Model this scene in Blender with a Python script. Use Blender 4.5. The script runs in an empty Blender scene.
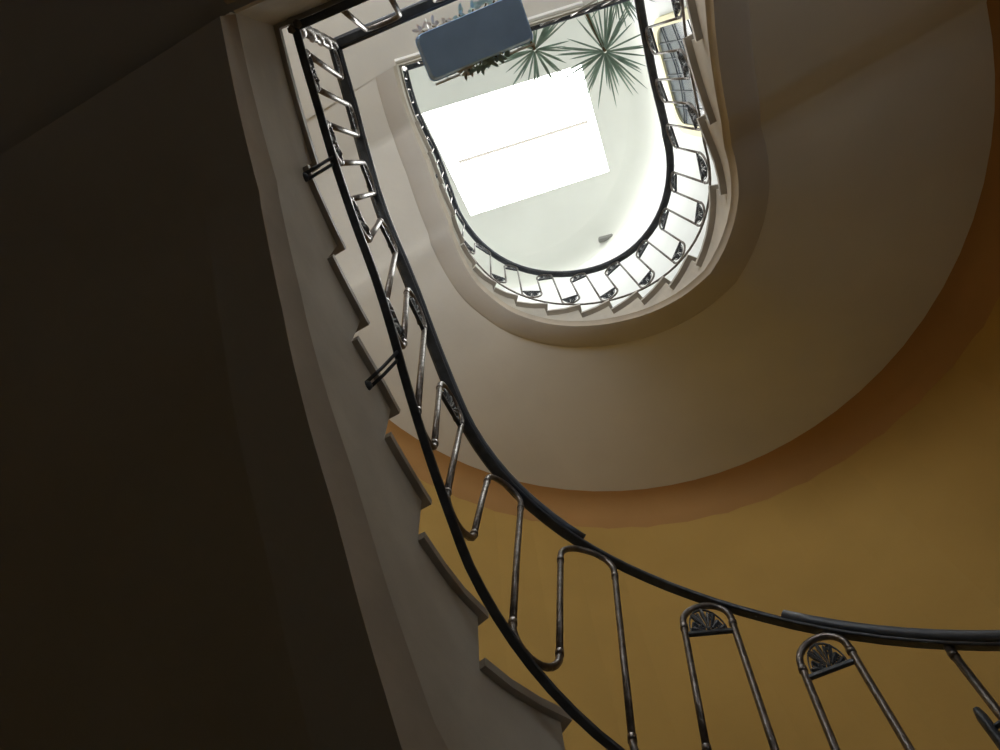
import bpy, bmesh, math, random
from mathutils import Vector, Matrix
random.seed(7)
C = bpy.context.scene.collection
PI = math.pi
RISE = 0.17
R, L, SK = 0.737, 1.136, -0.309
WID = 1.36                      # clear width of the stairs
ML, MR = -0.215, 0.106

def interp(x, xs, ys):
    if x <= xs[0]: return ys[0]
    for i in range(len(xs) - 1):
        if x <= xs[i + 1]:
            t = (x - xs[i]) / (xs[i + 1] - xs[i]); return ys[i] + t * (ys[i + 1] - ys[i])
    return ys[-1]

# ------------------------------------------------------------------ plan of the well
class Flight:
    """one storey of the U-shaped stair: u 0-1 straight, 1-2 round end, 2-3 straight, u=3 landing corner"""
    def __init__(s, dx, dy, dR, dL, dSK, nose_u, first_i, z_last, inner_tab):
        s.dx, s.dy, s.R, s.L, s.SK = dx, dy, R + dR, L + dL, SK + dSK
        s.us = nose_u
        n = len(nose_u)
        s.zs = [z_last - (n - 1 - k) * RISE for k in range(n)]
        s.itab = inner_tab
    def P(s, u, off, warp=True):
        if warp and s.itab:
            w = max(0.0, 1 - max(off, 0) / 0.6)
            off = off + w * interp(u, *s.itab)
        r = s.R + off
        if u < 1:
            y = (s.L + s.SK) * (1 - u); w = min(1 - u, 1.0); x = -r - MR * w * w
        elif u <= 2:
            th = PI * u; x = r * math.cos(th); y = r * math.sin(th)
        else:
            y = s.L * (u - 2); w = u - 2; x = r + ML * w * w
        return Vector((x + s.dx, y + s.dy, 0))
    def line(s, u):
        us, zs = s.us, s.zs
        if u <= us[0]: return zs[0] - RISE * 0
        return interp(u, us + [9], zs + [zs[-1]])
    def at(s, u, off, z, warp=True):
        p = s.P(u, off, warp); p.z = z; return p
    def tang(s, u):
        a = s.P(u - .004, 0, False); b = s.P(u + .004, 0, False); return (b - a).normalized()

nA = [-0.75, -0.45, -0.15, 0.15, 0.42, 0.70, 0.97, 1.08, 1.165, 1.25, 1.335, 1.42, 1.505, 1.585, 1.671, 1.836, 1.937, 2.084, 2.237, 2.404, 2.556, 2.74]
nB = [-2.52, -2.1, -1.68, -1.26, -0.84, -0.42, 0.0, 0.419, 0.845, 1.103, 1.279, 1.36, 1.435, 1.509, 1.584, 1.669, 1.748, 1.811, 1.885, 1.95, 2.06, 2.25, 2.45, 2.65]
ZB = 3.91
FA = Flight(0.005, -0.057, -0.019, 0.056, 0.125, nA, 0, 0.0, ([2.3, 2.5, 2.72, 3.0], [0, .018, .04, .04]))
FB = Flight(0, 0, 0, 0, 0, nB, 0, ZB,
            ([0, 1, 1.3, 1.5, 1.64, 1.77, 1.855, 1.975, 2.06, 2.41, 2.72, 3.0],
             [-.01, -.015, -.018, -.006, .014, .032, .022, -.035, -.06, -.075, -.032, -.012]))
GROUND = FA.zs[0] - RISE
DEEP = 3.6                      # back wall
CEIL = 8.7

# ------------------------------------------------------------------ materials
def srgb(r, g, b):
    f = lambda c: (c / 255 / 12.92) if c / 255 <= 0.04045 else ((c / 255 + 0.055) / 1.055) ** 2.4
    return (f(r), f(g), f(b), 1)
def mat(name, col, rough=0.85, metal=0.0, var=0.06, scale=4.0, bump=0.0, bscale=40.0, spec=0.3, col2=None):
    m = bpy.data.materials.new(name); m.use_nodes = True
    nt = m.node_tree; b = nt.nodes['Principled BSDF']
    b.inputs['Roughness'].default_value = rough; b.inputs['Metallic'].default_value = metal
    b.inputs['Specular IOR Level'].default_value = spec
    tc = nt.nodes.new('ShaderNodeTexCoord')
    n = nt.nodes.new('ShaderNodeTexNoise'); n.inputs['Scale'].default_value = scale; n.inputs['Detail'].default_value = 5
    nt.links.new(tc.outputs['Object'], n.inputs['Vector'])
    r = nt.nodes.new('ShaderNodeValToRGB')
    c2 = col2 or tuple(c * (1 - var) for c in col[:3]) + (1,)
    c1 = tuple(min(1, c * (1 + var)) for c in col[:3]) + (1,)
    r.color_ramp.elements[0].position = .35; r.color_ramp.elements[1].position = .65
    r.color_ramp.elements[0].color = c2; r.color_ramp.elements[1].color = c1
    nt.links.new(n.outputs['Fac'], r.inputs['Fac']); nt.links.new(r.outputs['Color'], b.inputs['Base Color'])
    if bump:
        n2 = nt.nodes.new('ShaderNodeTexNoise'); n2.inputs['Scale'].default_value = bscale; n2.inputs['Detail'].default_value = 4
        nt.links.new(tc.outputs['Object'], n2.inputs['Vector'])
        bp = nt.nodes.new('ShaderNodeBump'); bp.inputs['Strength'].default_value = bump; bp.inputs['Distance'].default_value = .01
        nt.links.new(n2.outputs['Fac'], bp.inputs['Height']); nt.links.new(bp.outputs['Normal'], b.inputs['Normal'])
    return m
def emit(name, col, strength):
    m = bpy.data.materials.new(name); m.use_nodes = True
    nt = m.node_tree; b = nt.nodes['Principled BSDF']
    b.inputs['Base Color'].default_value = (.8, .8, .8, 1)
    b.inputs['Emission Color'].default_value = col; b.inputs['Emission Strength'].default_value = strength
    return m
FILL = 7.0
M = dict(
    ochre=mat('ochre_plaster', srgb(182, 150, 84), .9, var=.05, scale=1.5, bump=.12, bscale=25),
    white=mat('white_plaster', srgb(238, 240, 240), .9, var=.02, scale=2, bump=.08, bscale=30),
    ceil=mat('ceiling_paint', srgb(240, 242, 236), .9, var=.02, scale=1.2, bump=.05),
    soffit=mat('soffit_plaster', srgb(216, 216, 212), .9, var=.05, scale=1.6, bump=.12, bscale=20),
    border=mat('soffit_border_plaster', srgb(196, 194, 190), .9, var=.05, scale=2, bump=.12, bscale=20),
    stringer=mat('stringer_plaster', srgb(206, 202, 192), .85, var=.10, scale=4, bump=.15, bscale=18),
    edge=mat('stringer_edge_plaster', srgb(204, 196, 182), .85, var=.08, scale=6, bump=.15, bscale=18),
    orange=mat('orange_cove_paint', srgb(172, 132, 82), .9, var=.05, scale=2, bump=.1, bscale=25),
    marble=mat('grey_marble', srgb(172, 166, 156), .5, var=.12, scale=7, spec=.5),
    iron=mat('painted_iron', srgb(62, 68, 76), .38, .2, var=.25, scale=30, bump=.25, bscale=60, spec=.5),
    tube=mat('worn_iron_tube', srgb(118, 112, 108), .32, .75, var=.3, scale=35, bump=.3, bscale=70, spec=.6),
    wood=mat('dark_handrail', srgb(72, 80, 92), .42, 0, var=.2, scale=18, bump=.1, spec=.5),
    stone=mat('floor_stone', srgb(140, 142, 144), .5, var=.12, scale=3),
    glass=mat('dark_window_glass', srgb(70, 80, 92), .15, 0, var=.25, scale=3, spec=.6),
    cream=mat('cream_frame', srgb(236, 228, 190), .6, var=.03),
    box=mat('haze_tinted_planter', srgb(164, 200, 250), .7, var=.08, scale=6),  # pale blue puts the veil of haze into the base colour
    wire=mat('pale_wire', srgb(215, 215, 210), .35, .4, var=.05),
    leaf=mat('spiky_leaf', srgb(140, 164, 150), .5, var=.2, scale=10),
    leaf2=mat('trailing_leaf', srgb(186, 204, 194), .6, var=.25, scale=12),
    petal=mat('dry_petal', srgb(232, 216, 200), .7, var=.1),
    stem=mat('plant_stem', srgb(110, 95, 70), .8, var=.15),
    clay=mat('clay_pot', srgb(160, 95, 65), .8, var=.1),
    grey=mat('grey_box_plastic', srgb(150, 150, 146), .6, var=.05),
    sky=emit('skylight_pane', (1.0, .99, .955, 1), 9.5),
    day=emit('fill_pane', (.95, .97, 1, 1), FILL),  # glow of the added back window
    fill_right=emit('fill_pane_low', (.95, .97, 1, 1), 3.0),  # glow of the added right-hand window
    bar=mat('skylight_bar', srgb(245, 240, 236), .6, var=.02),
)

def translucent(name, col):
    m = bpy.data.materials.new(name); m.use_nodes = True
    nt = m.node_tree; nt.nodes.remove(nt.nodes['Principled BSDF'])
    t = nt.nodes.new('ShaderNodeBsdfTranslucent'); t.inputs['Color'].default_value = col
    nt.links.new(t.outputs[0], nt.nodes['Material Output'].inputs['Surface']); return m
M['bar'] = translucent('glare_washed_bar', (.175, .168, .155, 1))  # translucent colour stands in for skylight glare washing out the bar

# ------------------------------------------------------------------ object helpers
def obj(name, bm, m, parent=None, smooth=False, mats=None):
    me = bpy.data.meshes.new(name)
    if smooth:
        for f in bm.faces: f.smooth = True
    bm.normal_update(); bm.to_mesh(me); bm.free()
    for mm in (mats or [m]): me.materials.append(mm)
    o = bpy.data.objects.new(name, me); C.objects.link(o)
    if parent: o.parent = parent
    return o
def thing(name, label, cat, group=None, loc=(0, 0, 0)):
    o = bpy.data.objects.new(name, None); C.objects.link(o); o.location = loc; o.empty_display_size = .1
    o['label'] = label; o['category'] = cat
    if group: o['group'] = group
    return o
def tag(o, label, cat, group=None):
    o['label'] = label; o['category'] = cat
    if group: o['group'] = group
    return o
def struct(o): o['kind'] = 'structure'; return o
def quad(bm, a, b, c, d, mi=0):
    f = bm.faces.new([bm.verts.new(p) for p in (a, b, c, d)]); f.material_index = mi; return f
def grid(bm, rows, mi=0, closed=False):
    vs = [[bm.verts.new(p) for p in r] for r in rows]
    for i in range(len(vs) - 1):
        n = len(vs[i])
        for j in range(n if closed else n - 1):
            f = bm.faces.new((vs[i][j], vs[i][(j + 1) % n], vs[i + 1][(j + 1) % n], vs[i + 1][j])); f.material_index = mi
    return vs
def solid(bm, rows, mi=0):
    vs = grid(bm, rows, mi, True)
    bm.faces.new(vs[0][::-1]).material_index = mi; bm.faces.new(vs[-1]).material_index = mi
def box(bm, cx, cy, cz, sx, sy, sz, rot=None, mi=0):
    m = Matrix.Translation((cx, cy, cz)) @ (rot.to_4x4() if rot else Matrix()) @ Matrix.Diagonal((sx, sy, sz, 1))
    r = bmesh.ops.create_cube(bm, size=1, matrix=m)
    for v in r['verts']:
        for f in v.link_faces: f.material_index = mi
def fix(bm): bmesh.ops.recalc_face_normals(bm, faces=bm.faces)
def tube(bm, pts, rad, seg=8, cap=True):
    pts = [Vector(p) for p in pts]
    n = len(pts); rows = []; N = None
    for i in range(n):
        t = (pts[min(i + 1, n - 1)] - pts[max(i - 1, 0)]).normalized()
        if N is None:
            N = t.orthogonal().normalized()
        N = (N - t * N.dot(t)).normalized(); B = t.cross(N)
        r = rad[i] if isinstance(rad, (list, tuple)) else rad
        rows.append([pts[i] + (N * math.cos(2 * PI * k / seg) + B * math.sin(2 * PI * k / seg)) * r for k in range(seg)])
    vs = grid(bm, rows, 0, True)
    if cap:
        bm.faces.new(vs[0][::-1]); bm.faces.new(vs[-1])
def rail_sweep(bm, pts, prof):
    """prof: list of (side, up) offsets; swept keeping 'up' upright"""
    rows = []; n = len(pts)
    for i in range(n):
        t = (pts[min(i + 1, n - 1)] - pts[max(i - 1, 0)]).normalized()
        s = t.cross(Vector((0, 0, 1))).normalized(); up = s.cross(t)
        rows.append([pts[i] + s * a + up * b for a, b in prof])
    solid(bm, rows); fix(bm)
def rrect(w, h, r, k=3):
    out = []
    for cx, cy, a0 in ((w / 2 - r, h / 2 - r, 0), (-w / 2 + r, h / 2 - r, 90), (-w / 2 + r, -h / 2 + r, 180), (w / 2 - r, -h / 2 + r, 270)):
        for i in range(k + 1):
            a = math.radians(a0 + 90 * i / k); out.append((cx + r * math.cos(a), cy + r * math.sin(a)))
    return out
def frange(a, b, n): return [a + (b - a) * i / n for i in range(n + 1)]

# ------------------------------------------------------------------ stair flights
def usamples(F, u0, u1, sub=4):
    ks = sorted(set([u0, u1] + [u for u in F.us if u0 < u < u1] + [x for x in (1.0, 2.0) if u0 < x < u1]))
    out = []
    for a, b in zip(ks[:-1], ks[1:]):
        n = max(1, int(math.ceil((b - a) / .03)))
        out += [a + (b - a) * i / n for i in range(n)]
    return out + [ks[-1]]
def level(F, u):
    """height of the tread standing at u"""
    z = F.zs[0] - RISE
    for uu, zz in zip(F.us, F.zs):
        if u >= uu - 1e-9: z = zz
    return z
def build_flight(F, name, label, s1, s2, u_first, u_last, zfloor, outer_drop, ov=-.016, bs=0):
    """s1/s2: (us, drops) of the two lower edges of the stringer below the nosing line"""
    T = .024; UP = .020
    t = thing(name, label, 'stairs', None, tuple(F.at(u_first, .5, zfloor)))
    inv = Matrix.Translation(-t.location)
    def add(nm, bm, m, smooth=False, mats=None):
        smooth = smooth or nm in ('soffit_border', 'stringer_edge')
        bm.transform(inv); return obj(nm, bm, m, t, smooth, mats)
    us = usamples(F, u_first, u_last)
    clampz = lambda z: max(z, zfloor)
    zS1 = lambda u: clampz(F.line(u) - interp(u, *s1))
    zS2 = lambda u: clampz(F.line(u) - interp(u, *s2))
    # inner face with the saw-tooth of the steps
    bm = bmesh.new()
    for a, b in zip(us[:-1], us[1:]):
        zt = level(F, (a + b) / 2) - T + UP
        zt = max(zt, zfloor)
        quad(bm, F.at(a, 0, min(zS1(a), zt)), F.at(b, 0, min(zS1(b), zt)), F.at(b, 0, zt), F.at(a, 0, zt))
    # risers
    for k, u in enumerate(F.us):
        if u < u_first - 1e-6 or u > u_last: continue
        z1 = F.zs[k] - T + UP; z0 = F.zs[k] - RISE - .002
        quad(bm, F.at(u, 0, z0), F.at(u, WID, z0), F.at(u, WID, z1), F.at(u, 0, z1))
    add('stringer', bm, M['stringer'])
    # slanted lower edge of the stringer
    bm = bmesh.new()
    grid(bm, [[F.at(u, 0, zS1(u)), F.at(u, .012, zS1(u) - .3 * (zS1(u) - zS2(u))), F.at(u, .022, zS2(u))] for u in us])
    add('stringer_edge', bm, M['edge'])
    # underside: flat border next to the well, then the wide plastered soffit
    bm = bmesh.new()
    grid(bm, [[F.at(u, .022, zS2(u)), F.at(u, .15, zS2(u) + .004 * bs), F.at(u, .17, zS2(u) + .022 * bs)] for u in us])
    add('soffit_border', bm, M['border'] if bs else M['soffit'])
    sml = lambda u: sum(F.line(u + d) for d in (-.2, -.15, -.1, -.05, 0, .05, .1, .15, .2)) / 9
    zO = lambda u: clampz(sml(u) - outer_drop)
    bm = bmesh.new()
    grid(bm, [[F.at(u, .17 + (WID - .17 - .16) * k / 6, zS2(u) + .022 * bs + (zO(u) - zS2(u) - .022 * bs) * k / 6) for k in range(7)] for u in us])
    add('soffit', bm, M['soffit'], True)
    # painted cove between soffit and wall
    bm = bmesh.new()
    grid(bm, [[F.at(u, WID - .16 + .14 * math.sin(a), zO(u) - .15 * (1 - math.cos(a))) for a in frange(0, PI / 2, 6)] + [F.at(u, WID + .02, zO(u) - .26)] for u in us])
    add('painted_cove', bm, M['orange'], True)
    # treads
    nxt = F.us[1:] + [None]
    for k, u in enumerate(F.us):
        if nxt[k] is None: continue
        if u < u_first - 1e-6: continue
        u2 = nxt[k]; z = F.zs[k] + UP
        bm = bmesh.new(); rows = []
        du = .02 / max(.3, (F.P(u + .01, 0, False) - F.P(u, 0, False)).length / .01)
        for uu in frange(u - du, u2, max(2, int((u2 - u) / .03))):
            rows.append([F.at(uu, ov, z - T), F.at(uu, WID, z - T), F.at(uu, WID, z), F.at(uu, ov, z)])
        solid(bm, rows); fix(bm)
        add('tread', bm, M['marble'])
    return t
stairA = build_flight(FA, 'stair_flight', 'lower stair flight with plastered stringer and jagged step ends, dark underside at left',
    ([1.98, 2.14, 2.28, 2.5, 2.75, 3.03], [.50, .52, .525, .53, .475, .40]),
    ([1.98, 2.2, 2.5, 2.75, 3.03], [.65, .65, .63, .57, .46]), -0.75, 3.028, GROUND, .5)
stairB = build_flight(FB, 'stair_flight', 'upper stair flight with pale stringer curling round the bright well, broad grey underside',
    ([0, 1.5, 1.8, 2.4, 3], [.235, .235, .25, .26, .26]),
    ([0, 1.5, 1.8, 2.4, 3], [.27, .27, .29, .30, .30]), -2.52, 3.0, 0.0, .255, -.03, 1)

# ------------------------------------------------------------------ landings
def build_landing(F, z, name, label, d1, d2, ul=3.0, em='edge'):
    t = thing(name, label, 'landing', None, (0, 2.2, z))
    inv = Matrix.Translation(-t.location)
    cl = F.at(ul, 0, z); cr = F.at(3 - ul, 0, z)
    xl = F.R + F.dx + WID + .2; xr = -(R + WID + .35)
    nose = bmesh.new()
    # slab polygon in plan (left part reaches back over the stair width)
    poly = [Vector((cl.x, cl.y)), Vector((cr.x, cr.y)), Vector((cr.x - .0, cr.y + .0)), Vector((xr, cr.y)), Vector((xr, DEEP)), Vector((xl, DEEP)), Vector((xl, cl.y))]
    poly = [poly[0], poly[1], poly[3], poly[4], poly[5], poly[6]]
    bm = bmesh.new()
    top = [bm.verts.new((p.x, p.y, z - .035)) for p in poly]; bot = [bm.verts.new((p.x, p.y, z - d2 + .02)) for p in poly]
    bm.faces.new(top); bm.faces.new(bot[::-1])
    for i in range(len(poly)):
        if i == 0: continue
        bm.faces.new((top[i], top[(i + 1) % 6], bot[(i + 1) % 6], bot[i]))
    fix(bm); bm.transform(inv); obj('slab', bm, M['soffit'], t)
    # fascia towards the well, with the same slanted lower edge as the stringers
    d = (cr - cl).normalized(); nrm = Vector((-d.y, d.x, 0)); nrm = nrm if nrm.y > 0 else -nrm
    def q(p, off, zz): return Vector((p.x + nrm.x * off, p.y + nrm.y * off, zz))
    bm = bmesh.new()
    grid(bm, [[q(p, 0, z - .035), q(p, 0, z - d1)] for p in (cl, cr)]); bm.transform(inv); obj('fascia', bm, M['stringer'], t)
    bm = bmesh.new()
    grid(bm, [[q(p, 0, z - d1), q(p, .022, z - d2), q(p, .04, z - d2 + .022)] for p in (cl, cr)]); bm.transform(inv); obj('fascia_edge', bm, M[em], t)
    # paving slab with a nosing over the well, and the flat strip beside the last step
    bm = bmesh.new()
    fl = cl - nrm * .014; fr = cr - nrm * .014
    pp = [Vector((fl.x - .014, fl.y)), Vector((fr.x, fr.y)), Vector((xr, fr.y)), Vector((xr, DEEP)), Vector((xl, DEEP)), Vector((xl, fl.y))]
    top = [bm.verts.new((p.x, p.y, z)) for p in pp]; bot = [bm.verts.new((p.x, p.y, z - .034)) for p in pp]
    bm.faces.new(top); bm.faces.new(bot[::-1])
    for i in range(6): bm.faces.new((top[i], top[(i + 1) % 6], bot[(i + 1) % 6], bot[i]))
    us = frange(F.us[-1] - .02, ul, 8)
    solid(bm, [[F.at(u, -.014, z - .035), F.at(u, WID, z - .035), F.at(u, WID, z - .001), F.at(u, -.014, z - .001)] for u in us])
    fix(bm); bm.transform(inv); obj('paving', bm, M['marble'], t)
    return t
landA = build_landing(FA, 0.0, 'stair_landing', 'lower landing with plastered edge and dark underside at top left', .40, .46, 3.028)
landB = build_landing(FB, ZB, 'stair_landing', 'topmost landing with white edge behind the planter box', .27, .30, 3.0, 'white')

# ------------------------------------------------------------------ railings
ORN = {}
def ornament_mesh():
    """half-round cast scrollwork, 1 wide (x -.5..-.5), apex at z=.5, base z=0, in the xz plane"""
    bm = bmesh.new()
    def spiral(cx, cz, r, a0, turns, sgn, rad):
        pts = []
        n = 18
        for i in range(n + 1):
            t = i / n; a = a0 + sgn * 2 * PI * turns * t; rr = r * (1 - .8 * t)
            pts.append((cx + rr * math.cos(a), random.uniform(-.01, .01), cz + rr * math.sin(a)))
        tube(bm, pts, rad, 5)
    for k in range(9):                       # fan of leaves
        a = math.radians(8 + 164 * k / 8); d = Vector((math.cos(a), 0, math.sin(a)))
        ln = .46 if k % 2 == 0 else .40
        ln *= .98 if abs(math.cos(a)) < .8 else .94
        p = Vector((0, 0, .03)); w = Vector((0, random.uniform(-.03, .03), 0))
        tube(bm, [p + d * .08, p + d * ln * .45 + w, p + d * ln * .72 + w, p + d * ln * .9, p + d * ln], [.012, .030, .052, .040, .010], 6)
    for sx in (-1, 1):
        spiral(sx * .27, .13, .085, 0 if sx > 0 else PI, 1.3, sx, .020)
        spiral(sx * .17, .29, .075, PI / 2, 1.3, -sx, .019)
        spiral(sx * .12, .10, .065, -PI / 2, 1.2, sx, .019)
    tube(bm, [(.44 * math.cos(a), 0, .02 + .43 * math.sin(a)) for a in frange(0, PI, 16)], .018, 5)
    bmesh.ops.create_icosphere(bm, subdivisions=2, radius=.05, matrix=Matrix.Translation((0, 0, .06)))
    box(bm, 0, 0, .012, .90, .05, .03)
    return bm

class Railing:
    def __init__(s, F, name, label, hoff, boff, hz, bz):
        s.F = F; s.hoff, s.boff, s.hz, s.bz = hoff, boff, hz, bz
        s.t = thing(name, label, 'railing', None, tuple(F.at(1.5, 0, F.line(1.5))))
        s.inv = Matrix.Translation(-s.t.location)
    def add(s, nm, bm, m, smooth=True, parent=None, label=None):
        if parent is None: bm.transform(s.inv)
        o = obj(nm, bm, m, parent or s.t, smooth)
        if label: o['label'] = label
        return o
    def sm(s, u, tab): return sum(interp(u + d, *tab) for d in (-.08, -.04, 0, .04, .08)) / 5
    def top(s, u): return s.F.at(u, s.sm(u, s.hoff), s.F_line(u) + s.hz, False)
    def bot(s, u): return s.F.at(u, s.sm(u, s.boff), s.F_line(u) + interp(u, *s.bz), False)
    def F_line(s, u):
        # railing follows a smoothed nosing line
        return sum(s.F.line(u + d) for d in (-.10, -.066, -.033, 0, .033, .066, .10)) / 7 if u < 2.9 else s.F.line(u)
    def pt(s, u, z):
        """point on the leaning railing plane at plan position u (or (u top, u bottom) of a leaning bar) and height z"""
        if isinstance(u, tuple):
            zt, zb = s.top(u[0]).z, s.bot(u[1]).z; k = max(-.05, min(1.05, (zt - z) / (zt - zb))); u = u[0] + (u[1] - u[0]) * k
        a, b = s.bot(u), s.top(u); k = (z - b.z) / (a.z - b.z)
        p = b + (a - b) * k; p.z = z; return p

def build_railing(F, name, label, hoff, boff, hz, bz, u0, pairs, covers, plain_top, plain_bot, brackets, land_n, land_to, rad, bdrop=.30, straight=(), bprof=(.022, .012)):
    Rl = Railing(F, name, label, hoff, boff, hz, bz)
    n = int((3 - u0) / .025)
    usA = frange(u0, 3.0, n)
    z3 = Rl.top(3.0).z; zb3 = Rl.bot(3.0).z
    # landing line
    cl = Rl.top(3.0); cb = Rl.bot(3.0)
    dr = (F.at(0, 0, 0, False) - F.at(3, 0, 0, False)); dr.z = 0; dr.normalize()
    land = lambda d, z, base: Vector((base.x + dr.x * d, base.y + dr.y * d, z))
    # thin iron rails
    bm = bmesh.new()
    rail_sweep(bm, [Rl.top(u) for u in usA], rrect(.030, .012, .004, 2))
    rail_sweep(bm, [land(d, z3, cl) for d in frange(0, land_to, 8)], rrect(.030, .012, .004, 2))
    Rl.add('top_rail', bm, M['iron'], False)
    bm = bmesh.new()
    rail_sweep(bm, [Rl.bot(u) for u in usA], rrect(*bprof, .003, 2))
    rail_sweep(bm, [land(d, zb3, cb) for d in frange(0, land_to, 8)], rrect(*bprof, .003, 2))
    Rl.add('bottom_rail', bm, M['iron'] if bprof[0] > .02 else M['tube'], False)
    # moulded handrail covers
    prof = [(a, b + .014) for a, b in rrect(.046, .026, .010, 3)]
    for (a, b) in covers:
        bm = bmesh.new()
        rail_sweep(bm, [Rl.top(u) for u in frange(a, b, max(6, int((b - a) / .025)))], prof)
        Rl.add('handrail', bm, M['wood'], True)
    bm = bmesh.new(); rail_sweep(bm, [land(d - .02, z3, cl) for d in frange(0, land_to, 6)], prof)
    Rl.add('handrail', bm, M['wood'], True)
    def tan_xy(ua, ub):
        a = Rl.pt(ua, Rl.top((ua + ub) / 2).z - .3); b = Rl.pt(ub, a.z); return a, b
    def u_loop(ua, ub, is_top):
        ti = 0 if is_top else 1
        um = (ua[ti] + ub[ti]) / 2
        tm = Rl.top(um); bmid = Rl.bot(um)
        ref = Rl.pt(ub, tm.z) - Rl.pt(ua, tm.z) if is_top else Rl.pt(ub, bmid.z) - Rl.pt(ua, bmid.z)
        g = math.hypot(ref.x, ref.y); r = g / 2
        d = .03
        sl = (Rl.top(um + d).z - Rl.top(um - d).z) / max(.01, (Rl.top(um + d) - Rl.top(um - d)).to_2d().length)
        rr = min(r, .075)
        zc = (tm.z - .012 - rr * math.sqrt(1 + sl * sl)) if is_top else (bmid.z + .010 + rr * math.sqrt(1 + sl * sl))
        sg = 1 if is_top else -1
        fl = r - rr
        pts = []
        def mix(t, z):     # t 0..1 between the two legs
            u = (ua[0] + (ub[0] - ua[0]) * t, ua[1] + (ub[1] - ua[1]) * t); return Rl.pt(u, z)
        for i in range(13):
            a = PI - PI * i / 12
            x = rr * math.cos(a) + (fl if a < PI / 2 else -fl)
            pts.append(mix((x + r) / g, zc + sg * rr * math.sin(a)))
        return pts, zc, g, rr
    info = []
    for k, (ua, ub) in enumerate(pairs):
        info.append((u_loop(ua, ub, True), ua, ub))
    # bottom loops
    binfo = []
    for (a, b) in zip(pairs[:-1], pairs[1:]):
        binfo.append((u_loop(a[1], b[0], False), a[1], b[0]))
    def collar(bm, p, q):
        d = (q - p).normalized(); tube(bm, [p - d * .008, p + d * .008], rad * 1.18, 8)
    for k, ((pts, zc, g, rr), ua, ub) in enumerate(info):
        zl = Rl.bot(ua[1]).z + .01 if k == 0 else binfo[k - 1][0][1] + .012
        zr = Rl.bot(ub[1]).z + .01 if k == len(info) - 1 else binfo[k][0][1] + .012
        zl = min(zl, zc - .05); zr = min(zr, zc - .05)
        bm = bmesh.new()
        full = [Rl.pt(ua, zl), Rl.pt(ua, (zl + zc) / 2)] + pts + [Rl.pt(ub, (zr + zc) / 2), Rl.pt(ub, zr)]
        tube(bm, full, rad, 8)
        collar(bm, Rl.pt(ua, zc - .02), Rl.pt(ua, zc)); collar(bm, Rl.pt(ub, zc - .02), Rl.pt(ub, zc))
        collar(bm, Rl.pt(ua, zl), Rl.pt(ua, zc)); collar(bm, Rl.pt(ub, zr), Rl.pt(ub, zc))
        b = Rl.add('baluster', bm, M['tube'])
        b['_'] = 0; del b['_']
        if k not in plain_top: orn(Rl, ua, ub, zc, g, rr, True)
    for k, ((pts, zc, g, rr), ua, ub) in enumerate(binfo):
        bm = bmesh.new()
        tube(bm, [Rl.pt(ua, zc + .012)] + pts + [Rl.pt(ub, zc + .012)], rad, 8)
        Rl.add('bottom_loop', bm, M['tube'])
        if k not in plain_bot: orn(Rl, ua, ub, zc, g, rr, False)
    for k, (a, b) in enumerate(straight):
        bm = bmesh.new(); uu = (a, b)
        tube(bm, [Rl.pt(uu, Rl.bot(b).z), Rl.pt(uu, Rl.top(a).z - .3), Rl.pt(uu, Rl.top(a).z - .006)], rad, 8)
        collar(bm, Rl.pt(uu, Rl.top(a).z - .03), Rl.pt(uu, Rl.top(a).z - .015))
        Rl.add('baluster', bm, M['tube'])
        if k == 0:
            bm = bmesh.new(); u2 = (a + .014, b + .014); zt = Rl.top(a).z - .155
            tube(bm, [Rl.pt(u2, zt), Rl.pt(u2, zt - .02), Rl.pt(u2, zt - .25), Rl.pt(u2, zt - .45)], [.007, .011, .011, .011], 6)
            for dz in (.05, .40): tube(bm, [Rl.pt(u2, zt - dz), Rl.pt(uu, zt - dz)], .006, 6)
            Rl.add('splice_bar', bm, M['iron'])
    # landing bars
    per = .13
    for k in range(land_n):
        bm = bmesh.new(); d0 = .13 + k * per * 2; d1 = d0 + per; r = .05
        pa = lambda d, z: cb.lerp(cl, (z - zb3) / (z3 - zb3)) + dr * d
        pts = [pa(d0, zb3 + .01), pa(d0, z3 - .06)]
        for i in range(7):
            a = PI - PI * i / 12; pts.append(pa(d0 + r + r * math.cos(a), z3 - .062 + r * math.sin(a)))
        for i in range(7):
            a = PI / 2 - PI * i / 12; pts.append(pa(d1 - r + r * math.cos(a), z3 - .062 + r * math.sin(a)))
        pts += [pa(d1, z3 - .07), pa(d1, zb3 + .01)]
        for q in pts: pass
        tube(bm, pts, rad, 8); Rl.add('baluster', bm, M['tube'])
    # twisted corner post
    bm = bmesh.new()
    for ph in (0, PI):
        tube(bm, [cb.lerp(cl, t) + Vector((.011 * math.cos(ph + 14 * t), .011 * math.sin(ph + 14 * t), 0)) for t in frange(-.02, 1, 40)], .011, 6)
    Rl.add('corner_post', bm, M['tube'])
    # stand-off brackets from the stringer
    for u in brackets:
        bm = bmesh.new(); p = Rl.bot(u); w = F.at(u, .0, F.line(u) - bdrop)
        dv = F.tang(u) * .008
        for sg in (-1, 1):
            tube(bm, [w + dv * sg, p.lerp(w, .5) + dv * sg + Vector((0, 0, -.01)), p + dv * sg], .005, 6)
        bmesh.ops.create_icosphere(bm, subdivisions=2, radius=.013 if bdrop > .15 else .010, matrix=Matrix.Translation(w))
        Rl.add('bracket', bm, M['iron'])
    return Rl
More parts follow.
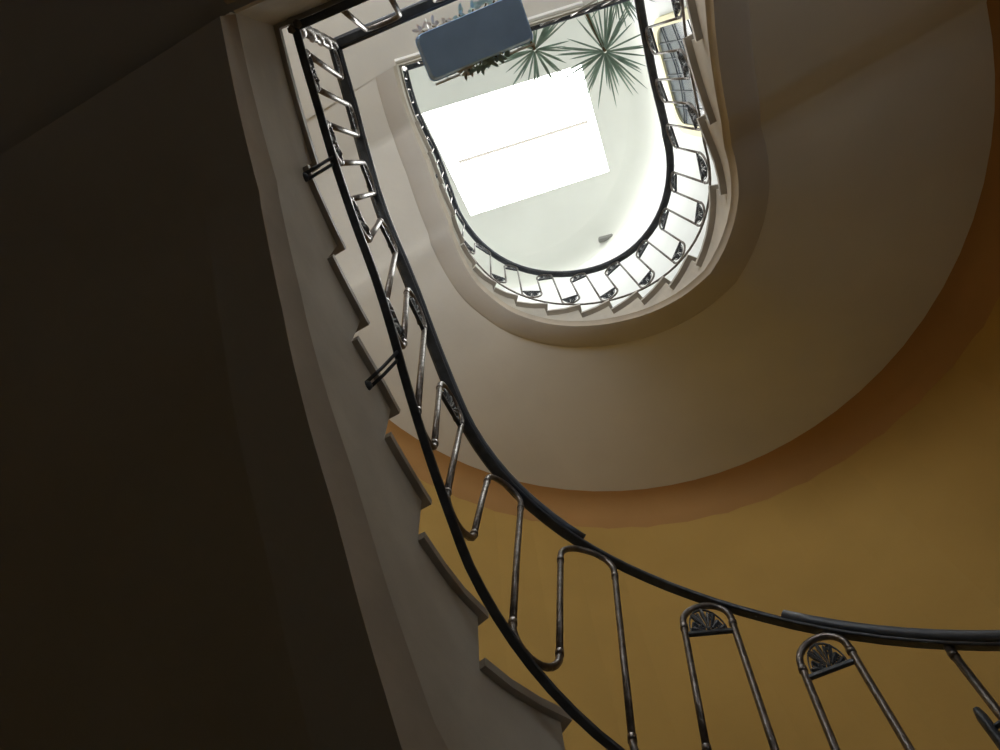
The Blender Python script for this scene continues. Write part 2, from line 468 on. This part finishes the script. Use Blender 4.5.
def orn(Rl, ua, ub, zc, g, rr, is_top):
    if 'o' not in ORN:
        bm = ornament_mesh(); me = bpy.data.meshes.new('scroll_ornament'); bm.to_mesh(me); bm.free(); me.materials.append(M['iron']); ORN['o'] = me
    um = (ua[0] + ub[0]) / 2
    off = .048
    zbase = zc - off if is_top else zc + off
    a = Rl.pt(ua, zbase); b = Rl.pt(ub, zbase); c = (a + b) / 2
    ax = (b - a).normalized()
    # lean of the railing plane
    up = (Rl.top(um) - Rl.bot(um)).normalized(); up = (up - ax * up.dot(ax)).normalized()
    if not is_top: up = -up
    y = up.cross(ax)
    S = (g - .014)
    hs = (rr + off - .01) / .5
    m = Matrix(((ax.x * S, y.x * .16, up.x * hs, c.x), (ax.y * S, y.y * .16, up.y * hs, c.y), (ax.z * S, y.z * .16, up.z * hs, c.z), (0, 0, 0, 1)))
    o = bpy.data.objects.new('scroll_ornament', ORN['o']); C.objects.link(o); o.parent = Rl.t
    o.matrix_basis = Rl.inv @ m
    bm = bmesh.new(); rail_sweep(bm, [a, c, b], rrect(.012, .012, .002, 1))
    Rl.add('crossbar', bm, M['iron'], False)

pairsA = [((1.496, 1.515), (1.546, 1.585)), ((1.600, 1.637), (1.654, 1.705)), ((1.733, 1.778), (1.808, 1.857)),
          ((1.872, 1.919), (1.928, 1.995)), ((1.998, 2.082), (2.116, 2.139)), ((2.223, 2.216), (2.342, 2.305)), ((2.418, 2.412), (2.512, 2.531)), ((2.578, 2.631), (2.665, 2.714)),
          ((2.742, 2.802), (2.828, 2.880)), ((2.905, 2.955), (2.988, 2.996))]
railA = build_railing(FA, 'stair_railing', 'dark wrought iron railing sweeping up the lower flight, with hairpin bars and scrolls', 
    ([1.37, 1.66, 1.70, 1.77, 1.82, 1.95, 2.34, 2.52, 2.7, 2.9, 3], [-.06, -.061, -.066, -.075, -.074, -.056, -.055, -.022, -.012, -.012, .0]),
    ([1.8, 1.9, 2.0, 2.2, 2.43, 2.53, 2.64, 2.77, 2.9, 3], [-.056, -.062, -.064, -.067, -.080, -.062, -.041, -.028, -.029, -.020]),
    .72, ([2, 3], [-.06, -.05]), 1.16, pairsA, [(1.16, 1.547), (1.779, 3.0)], {2, 3}, {1, 2, 3, 4}, [1.40, 1.72, 2.325, 2.72], 4, 1.45, .0092, .17, [(1.413, 1.43), (1.34, 1.355), (1.27, 1.28), (1.2, 1.205)])
pairsB = [(u, u2) for u, u2 in [(-.02, .14), (.30, .455), (.61, .755), (.917, 1.028), (1.097, 1.147), (1.2, 1.256), (1.309, 1.362), (1.413, 1.465), (1.517, 1.567), (1.617, 1.667), (1.725, 1.77), (1.82, 1.885),
          (1.945, 2.01), (2.08, 2.17), (2.25, 2.34), (2.42, 2.51), (2.59, 2.68), (2.77, 2.86), (2.93, 2.985)]]
pairsB = [((a, a), (b, b)) for a, b in pairsB]
railB = build_railing(FB, 'stair_railing', 'iron railing of the upper flight, glinting thin bars round the bright skylit well',
    ([0, .39, .99, 1.1, 1.3, 1.42, 1.6, 1.78, 1.87, 1.98, 2.2, 2.38, 2.68, 3], [-.04, -.02, -.02, -.05, -.06, -.045, -.05, -.038, -.045, -.056, -.08, -.088, -.025, -.002]),
    ([0, .39, .99, 1.1, 1.3, 1.42, 1.6, 1.78, 1.87, 1.98, 2.2, 2.38, 2.68, 3], [-.012, -.012, -.012, -.02, -.024, -.02, -.012, .008, -.004, -.045, -.07, -.08, -.035, -.012]),
    .75, ([0, 3], [.075, .075]), -.15, pairsB, [(-.15, 3.0)], set(), set(), [2.3], 8, 2.62, .0062, .13, (), (.012, .010))

# ------------------------------------------------------------------ walls, floor, ceiling
def wall_strip(F, off, zlo, zhi, name, m):
    pts = [Vector((-(R + off) - .106, DEEP, 0))]
    pts += [F.at(u, off, 0, False) for u in frange(0.0, 3.0, 90)]
    pts += [Vector((F.at(3, off, 0, False).x, DEEP, 0))]
    bm = bmesh.new(); rows = []
    for i in range(len(pts)):
        a = pts[max(0, i - 1)]; b = pts[min(len(pts) - 1, i + 1)]; t = (b - a).normalized(); n = Vector((t.y, -t.x, 0))
        n = n if n.dot(pts[i] - Vector((0, .5, 0))) > 0 else -n
        p, q = pts[i], pts[i] + n * .2
        rows.append([Vector((p.x, p.y, zlo)), Vector((p.x, p.y, zhi)), Vector((q.x, q.y, zhi)), Vector((q.x, q.y, zlo))])
    solid(bm, rows); fix(bm)
    return struct(obj(name, bm, m, None, False))
# ochre wall below the upper flight / white wall above it, meeting inside the flight
def shell(name, m, zlo_f, zhi_f, off=WID):
    F = FB
    us = [-2.9] + frange(-2.5, 3.0, 150) + [5.2]
    bm = bmesh.new(); rows = []
    for u in us:
        uu = u
        p = F.at(uu, off, 0, False) if u <= 3 else Vector((F.at(3, off, 0, False).x, L * (u - 2), 0))
        q = F.at(uu, off + .2, 0, False) if u <= 3 else Vector((F.at(3, off + .2, 0, False).x, L * (u - 2), 0))
        rows.append([Vector((p.x, p.y, zlo_f(u))), Vector((p.x, p.y, zhi_f(u))), Vector((q.x, q.y, zhi_f(u))), Vector((q.x, q.y, zlo_f(u)))])
    solid(bm, rows); fix(bm)
    return struct(obj(name, bm, m))
mid = lambda u: (FB.line(u) - .10)
shell('wall_lower', M['ochre'], lambda u: GROUND, mid)
shell('wall_upper', M['white'], mid, lambda u: CEIL)
def holed_wall(name, z0, z1, wins, m):
    xs = sorted(set([-2.6, 2.6] + [a for w in wins for a in w[:2]])); zz = sorted(set([z0, z1] + [a for w in wins for a in w[2:]]))
    bm = bmesh.new()
    for a, b in zip(xs[:-1], xs[1:]):
        for c, d in zip(zz[:-1], zz[1:]):
            if any(w[0] <= a and b <= w[1] and w[2] <= c and d <= w[3] for w in wins): continue
            box(bm, (a + b) / 2, DEEP + .1, (c + d) / 2, b - a, .2, d - c)
    return struct(obj(name, bm, m))
WIN = (-.9, .9, .6, 2.7)
holed_wall('wall_back', GROUND, ZB - .1, [WIN], M['ochre'])
holed_wall('wall_back', ZB - .1, CEIL, [], M['white'])
wn = bpy.data.objects.new('fill_window_back', None); C.objects.link(wn); struct(wn); wn.location = ((WIN[0] + WIN[1]) / 2, DEEP + .08, (WIN[2] + WIN[3]) / 2)  # out-of-frame window, added to light the walls and undersides
bm = bmesh.new(); ww, wh = WIN[1] - WIN[0], WIN[3] - WIN[2]
box(bm, 0, 0, 0, .06, .06, wh)
for sx in (-1, 1): box(bm, sx * (ww / 2 - .03), 0, 0, .06, .08, wh); box(bm, 0, 0, sx * (wh / 2 - .03), ww, .08, .06)
obj('window_frame', bm, M['cream'], wn)
bm = bmesh.new(); box(bm, 0, .03, 0, ww - .06, .01, wh - .06); obj('pane', bm, M['day'], wn)
bm = bmesh.new(); box(bm, 0, .6, GROUND - .1, 5.4, 6.6, .2); struct(obj('floor', bm, M['stone']))

# unseen window added low on the right wall to brighten the upper underside
wr = bpy.data.objects.new('fill_window_right', None); C.objects.link(wr); struct(wr); wr.location = (-(R + WID) - .10, .95, -.25)
bm = bmesh.new(); ww, wh = 1.3, 1.3
box(bm, 0, 0, 0, .06, .05, wh)
for sy in (-1, 1): box(bm, 0, sy * (ww / 2 - .03), 0, .08, .06, wh); box(bm, 0, 0, sy * (wh / 2 - .03), .08, ww, .06)
obj('window_frame', bm, M['cream'], wr)
bm = bmesh.new(); box(bm, 0, 0, 0, .01, ww - .08, wh - .08); obj('pane', bm, M['fill_right'], wr)
# skylight in the ceiling
SQ = [Vector((-1.072, -1.188, CEIL)), Vector((.916, -.773, CEIL)), Vector((.812, .736, CEIL)), Vector((-1.354, .237, CEIL))]
def sq(a, b, z):
    p = (SQ[0] * (1 - a) + SQ[1] * a) * (1 - b) + (SQ[3] * (1 - a) + SQ[2] * a) * b
    return Vector((p.x, p.y, z))
bm = bmesh.new()
outer = [Vector((-2.7, -2.7, CEIL)), Vector((2.7, -2.7, CEIL)), Vector((2.7, 3.9, CEIL)), Vector((-2.7, 3.9, CEIL))]
up = Vector((0, 0, .12))
for i in range(4):
    j = (i + 1) % 4
    quad(bm, outer[i], outer[j], SQ[j], SQ[i])
    quad(bm, outer[i] + up, SQ[i] + up, SQ[j] + up, outer[j] + up)
    quad(bm, SQ[i], SQ[j], SQ[j] + up, SQ[i] + up)
    quad(bm, outer[i], outer[i] + up, outer[j] + up, outer[j])
fix(bm); struct(obj('ceiling', bm, M['ceil']))
# rounded cove between ceiling and curved wall
bm = bmesh.new(); cr_ = .35
grid(bm, [[FB.at(u, WID - cr_ + cr_ * math.sin(a), CEIL - cr_ + cr_ * math.cos(a), False) for a in frange(0, PI / 2, 8)] for u in frange(-2.4, 3.0, 120)])
struct(obj('trim_1', bm, M['ceil'], None, True))
# skylight window
SKC = sq(.5, .5, CEIL + .05)
sk = bpy.data.objects.new('window_1', None); C.objects.link(sk); sk.location = SKC; struct(sk)
inv = Matrix.Translation(-SKC)
for b0, b1 in ((0, .5), (.5, 1)):
    bm = bmesh.new(); rows = [[sq(.0, b, CEIL + .012), sq(1, b, CEIL + .012), sq(1, b, CEIL + .024), sq(0, b, CEIL + .024)] for b in (b0, b1)]
    solid(bm, rows); fix(bm); bm.transform(inv); obj('pane', bm, M['sky'], sk)
bm = bmesh.new()
solid(bm, [[sq(.05, b, CEIL - .012), sq(.92, b, CEIL - .012), sq(.92, b, CEIL + .012), sq(.05, b, CEIL + .012)] for b in (.486, .514)])
fix(bm); bm.transform(inv); obj('glazing_bar', bm, M['bar'], sk)

# ------------------------------------------------------------------ arched dark window on the curved wall above the upper flight
def arclen_table(off):
    us = frange(.3, 1.5, 240); tab = [(0.0, us[0])]
    for a, b in zip(us[:-1], us[1:]): tab.append((tab[-1][0] + (FB.at(b, off, 0, False) - FB.at(a, off, 0, False)).length, b))
    return tab
AT = arclen_table(WID)
def u_of(sv): return interp(sv, [a for a, _ in AT], [b for _, b in AT])
def s_of(u): return interp(u, [b for _, b in AT], [a for a, _ in AT])
s_end = s_of(1.133); rad_ = .56; sc_ = s_end - rad_; zs_ = 6.93; zbot_ = 5.3
wt = bpy.data.objects.new('window_2', None); C.objects.link(wt); struct(wt); wt.location = FB.at(u_of(sc_), WID, 6.3, False)
inv = Matrix.Translation(-wt.location)
def arch(r, off0, off1, zlow, inner=None):
    bm = bmesh.new(); n = 28
    if inner is None:
        rows = []
        for sv in [sc_ - r * math.cos(PI * i / n) for i in range(n + 1)]:
            zt = zs_ + math.sqrt(max(0, r * r - (sv - sc_) ** 2)); u = u_of(sv)
            rows.append([FB.at(u, off0, zlow, False), FB.at(u, off0, zt, False), FB.at(u, off1, zt, False), FB.at(u, off1, zlow, False)])
        solid(bm, rows)
    else:
        path = [(-1, zlow)] + [(-1, zlow + (zs_ - zlow) * k / 4) for k in (1, 2, 3)] + [(None, PI - PI * i / n) for i in range(n + 1)] + [(1, zlow + (zs_ - zlow) * k / 4) for k in (3, 2, 1)] + [(1, zlow)]
        rows = []
        for a, b in path:
            row = []
            for rr, of in ((inner, off0), (r, off0), (r, off1), (inner, off1)):
                sv, z = (sc_ + a * rr, b) if a is not None else (sc_ + rr * math.cos(b), zs_ + rr * math.sin(b))
                row.append(FB.at(u_of(sv), of, z, False))
            rows.append(row)
        solid(bm, rows)
    fix(bm); bm.transform(inv); return bm
obj('pane', arch(rad_, WID - .022, WID - .005, zbot_), M['glass'], wt)
obj('window_frame', arch(rad_ + .10, WID - .05, WID - .002, zbot_, rad_ - .004), M['cream'], wt)
bm = bmesh.new()
for k in range(1, 6):
    sv = sc_ - rad_ + 2 * rad_ * k / 6; u = u_of(sv); zt = zs_ + math.sqrt(rad_ ** 2 - (sv - sc_) ** 2)
    tube(bm, [FB.at(u, WID - .03, zbot_, False), FB.at(u, WID - .03, zt, False)], .009, 6)
for z in (5.9, 6.5, 7.0):
    tube(bm, [FB.at(u_of(sc_ - rad_ + 2 * rad_ * k / 10), WID - .035, z, False) for k in range(11)], .008, 6)
bm.transform(inv); obj('window_grille', bm, M['iron'], wt, True)

# ------------------------------------------------------------------ small grey fixture below the ceiling
bm = bmesh.new(); box(bm, 0, 0, 0, .21, .10, .05)
bmesh.ops.bevel(bm, geom=bm.edges[:], offset=.01, segments=2, affect='EDGES')
box(bm, 0, 0, -.03, .10, .04, .012)
fx = obj('box_fixture', bm, M['grey']); fx.location = (-.60, -1.955, CEIL - .215); fx.rotation_euler = (math.radians(-48), 0, math.radians(15))
tag(fx, 'small grey rectangular box fixed high up where the curved wall meets the ceiling', 'fixture')

# ------------------------------------------------------------------ flower box hooked on the lower landing's railing
dr = (FA.at(0, 0, 0, False) - FA.at(3, 0, 0, False)); dr.z = 0; dr.normalize()      # along the rail, towards -x
nn = Vector((dr.y, -dr.x, 0)); nn = nn if nn.y < 0 else -nn                          # out over the well
BL, BW, BH = .384, .153, .15
bc = Vector((.059, .906, .50))
fb = thing('planter_box', 'rectangular planter box, its blue-grey put in for haze, hanging over the well, seen from beneath', 'planter', None, tuple(bc))
R3 = Matrix((dr, nn, Vector((0, 0, 1)))).transposed()
def loc(bm): bm.transform(R3.to_4x4()); return bm
bm = bmesh.new()
prof = []
for z, k in ((0, .93), (.012, .96), (BH - .02, 1.0), (BH - .02, 1.04), (BH, 1.04), (BH, .98), (BH - .03, .97)):
    row = []
    for x, y in rrect(BL * (k if k < 1.02 else 1.02), BW * k, .02, 3): row.append(Vector((x, y, z)))
    prof.append(row)
vs = grid(bm, prof, 0, True); bm.faces.new(vs[0][::-1]); bm.faces.new(vs[-1])
fix(bm); obj('trough', loc(bm), M['box'], fb)
for x in (-.135, .135):
    bm = bmesh.new()
    tube(bm, [Vector((x, -BW / 2 - .05, BH + .06)), Vector((x, -BW / 2 - .012, BH + .01)), Vector((x, 0, BH + .012)), Vector((x, BW / 2 + .008, BH + .008)), Vector((x, BW / 2 + .012, .01))], .003, 6)
    tube(bm, [Vector((x - .045, BW / 2 + .014, .012)), Vector((x + .045, BW / 2 + .014, .012))], .004, 6)
    obj('wire_hook', loc(bm), M['wire'], fb)
def leaf_blade(bm, p, d, up, ln, w, droop=.25, n=5):
    d = d.normalized(); sd = d.cross(up).normalized(); u2 = sd.cross(d)
    L_, R_, T_ = [], [], []
    for i in range(n + 1):
        t = i / n; c = p + d * ln * t - Vector((0, 0, 1)) * droop * ln * t * t
        ww = w * (math.sin(PI * min(1, .12 + t * .88)) ** .7 if t < 1 else 0)
        L_.append(c + sd * ww - u2 * ww * .25); R_.append(c - sd * ww - u2 * ww * .25); T_.append(c)
    a = [bm.verts.new(q) for q in L_]; b = [bm.verts.new(q) for q in T_]; c2 = [bm.verts.new(q) for q in R_]
    for i in range(n):
        bm.faces.new((a[i], a[i + 1], b[i + 1], b[i])); bm.faces.new((b[i], b[i + 1], c2[i + 1], c2[i]))
def small_plant(label, spots, m, name, n, ln, group=None):
    t = thing(name, label, 'plant', group, tuple(bc))
    rnd = random.Random(name + label)
    bm = bmesh.new(); st = bmesh.new()
    for (x, y, z) in spots:
        base = R3 @ Vector((x * .6, y * .6, BH - .02)); tip = R3 @ Vector((x, y, z))
        tube(st, [base, base.lerp(tip, .5) + Vector((0, 0, .05)), tip], .003, 5)
        for k in range(n):
            d = Vector((rnd.uniform(-1, 1), rnd.uniform(-1, 1), rnd.uniform(-.5, .5)))
            leaf_blade(bm, tip + d * .008, d, Vector((0, 0, 1)), ln * rnd.uniform(.6, 1.2), ln * .22, .3)
    obj('foliage', bm, m, t, True); obj('stem', st, M['stem'], t, True)
    return t
small_plant('ragged green plant spilling over the well side of the planter box', [(.05, .082, .10), (.02, .085, .11), (-.01, .083, .09), (.075, .080, .12), (-.035, .085, .12), (.03, .075, .16)], M['leaf2'], 'trailing_plant', 9, .030)
small_plant('pale dry flowers at the well side edge of the planter box', [(-.055, .088, .11), (-.07, .082, .13), (-.045, .080, .14)], M['petal'], 'dry_flower', 8, .026)
small_plant('pale green plant along the rail side of the planter box', [(.14, -.088, .13), (.08, -.090, .14), (.03, -.088, .13), (.11, -.088, .15), (-.02, -.09, .14)], M['leaf2'], 'leafy_plant', 9, .028)
small_plant('pinkish flowers along the rail side of the planter box, nearest the right end', [(-.07, -.088, .13), (-.12, -.090, .14), (-.16, -.088, .13)], M['petal'], 'pale_flower', 8, .026)

# ------------------------------------------------------------------ spiky plants leaning out from the topmost landing
def spiky(label, c, r, n, pot):
    t = thing('spiky_plant', label, 'plant', 'spiky plants at the top landing', pot)
    rnd = random.Random(label); P0 = Vector(pot); c = Vector(c) - P0
    bm = bmesh.new()
    vs = grid(bm, [[Vector((rr * math.cos(2 * PI * k / 20), rr * math.sin(2 * PI * k / 20), z)) for k in range(20)] for rr, z in ((.10, .0), (.14, .24), (.155, .24), (.155, .29), (.135, .29), (.13, .25))], 0, True)
    bm.faces.new(vs[0][::-1]); bm.faces.new(vs[-1]); fix(bm); obj('plant_pot', bm, M['clay'], t)
    bm = bmesh.new(); tube(bm, [Vector((0, 0, .24)), Vector((0, -.01, .55)), Vector((0, 0, .9)).lerp(c, .45) + Vector((0, 0, .06)), c], [.02, .018, .016, .014], 8); obj('stem', bm, M['stem'], t, True)
    bm = bmesh.new()
    for k in range(n):
        a = 2 * PI * (k + rnd.uniform(-.3, .3)) * .381966; el = rnd.uniform(-.35, .75)
        d = Vector((math.cos(a) * math.cos(el), math.sin(a) * math.cos(el), math.sin(el)))
        leaf_blade(bm, c + d * .015, d, Vector((0, 0, 1)), r * rnd.uniform(.70, 1.14), .0078, rnd.uniform(.02, .15), 6)
    obj('foliage', bm, M['leaf'], t, True)
    return t
spiky('large spiky rosette plant, the fuller one between skylight and right-hand rail', (-1.04, .43, 4.8), .43, 56, (-1.05, 1.06, ZB + .001))
spiky('smaller spiky rosette plant half hidden behind the right end of the planter box', (-.515, .735, 4.8), .36, 44, (-.56, 1.16, ZB + .001))
spiky('spiky plant at the top edge of the photo, only its lower leaves in view', (-1.36, .84, 4.9), .33, 44, (-1.40, 1.1, ZB + .001))

# ------------------------------------------------------------------ camera
CAMP = Vector((.176, .80, -2.298))
def rotv(v):
    a = Vector(v).length; return Matrix.Rotation(a, 3, Vector(v).normalized())
base = Matrix(((-1, 0, 0), (0, 1, 0), (0, 0, 1)))
Mr = rotv((-0.365, 0.045, 0.510)) @ base
right, up, fwd = Mr[0], Mr[1], Mr[2]
cam = bpy.data.cameras.new('camera'); co = bpy.data.objects.new('camera', cam); C.objects.link(co)
co.matrix_world = Matrix(((right.x, up.x, -fwd.x, CAMP.x), (right.y, up.y, -fwd.y, CAMP.y), (right.z, up.z, -fwd.z, CAMP.z), (0, 0, 0, 1)))
cam.sensor_width = 36; cam.lens = 769.58 * 36 / 1000; cam.clip_start = .02
bpy.context.scene.camera = co

# ------------------------------------------------------------------ light & view
w = bpy.data.worlds.new('world'); bpy.context.scene.world = w; w.use_nodes = True
w.node_tree.nodes['Background'].inputs[0].default_value = (.6, .7, .9, 1); w.node_tree.nodes['Background'].inputs[1].default_value = 1.0
sc = bpy.context.scene
sc.view_settings.view_transform = 'Standard'; sc.view_settings.look = 'None'; sc.view_settings.gamma = 1; sc.view_settings.exposure = 0
sc.view_settings.use_curve_mapping = False
sc.cycles.max_bounces = 12; sc.cycles.diffuse_bounces = 8; sc.cycles.use_denoising = True
sc.cycles.sample_clamp_indirect = 10
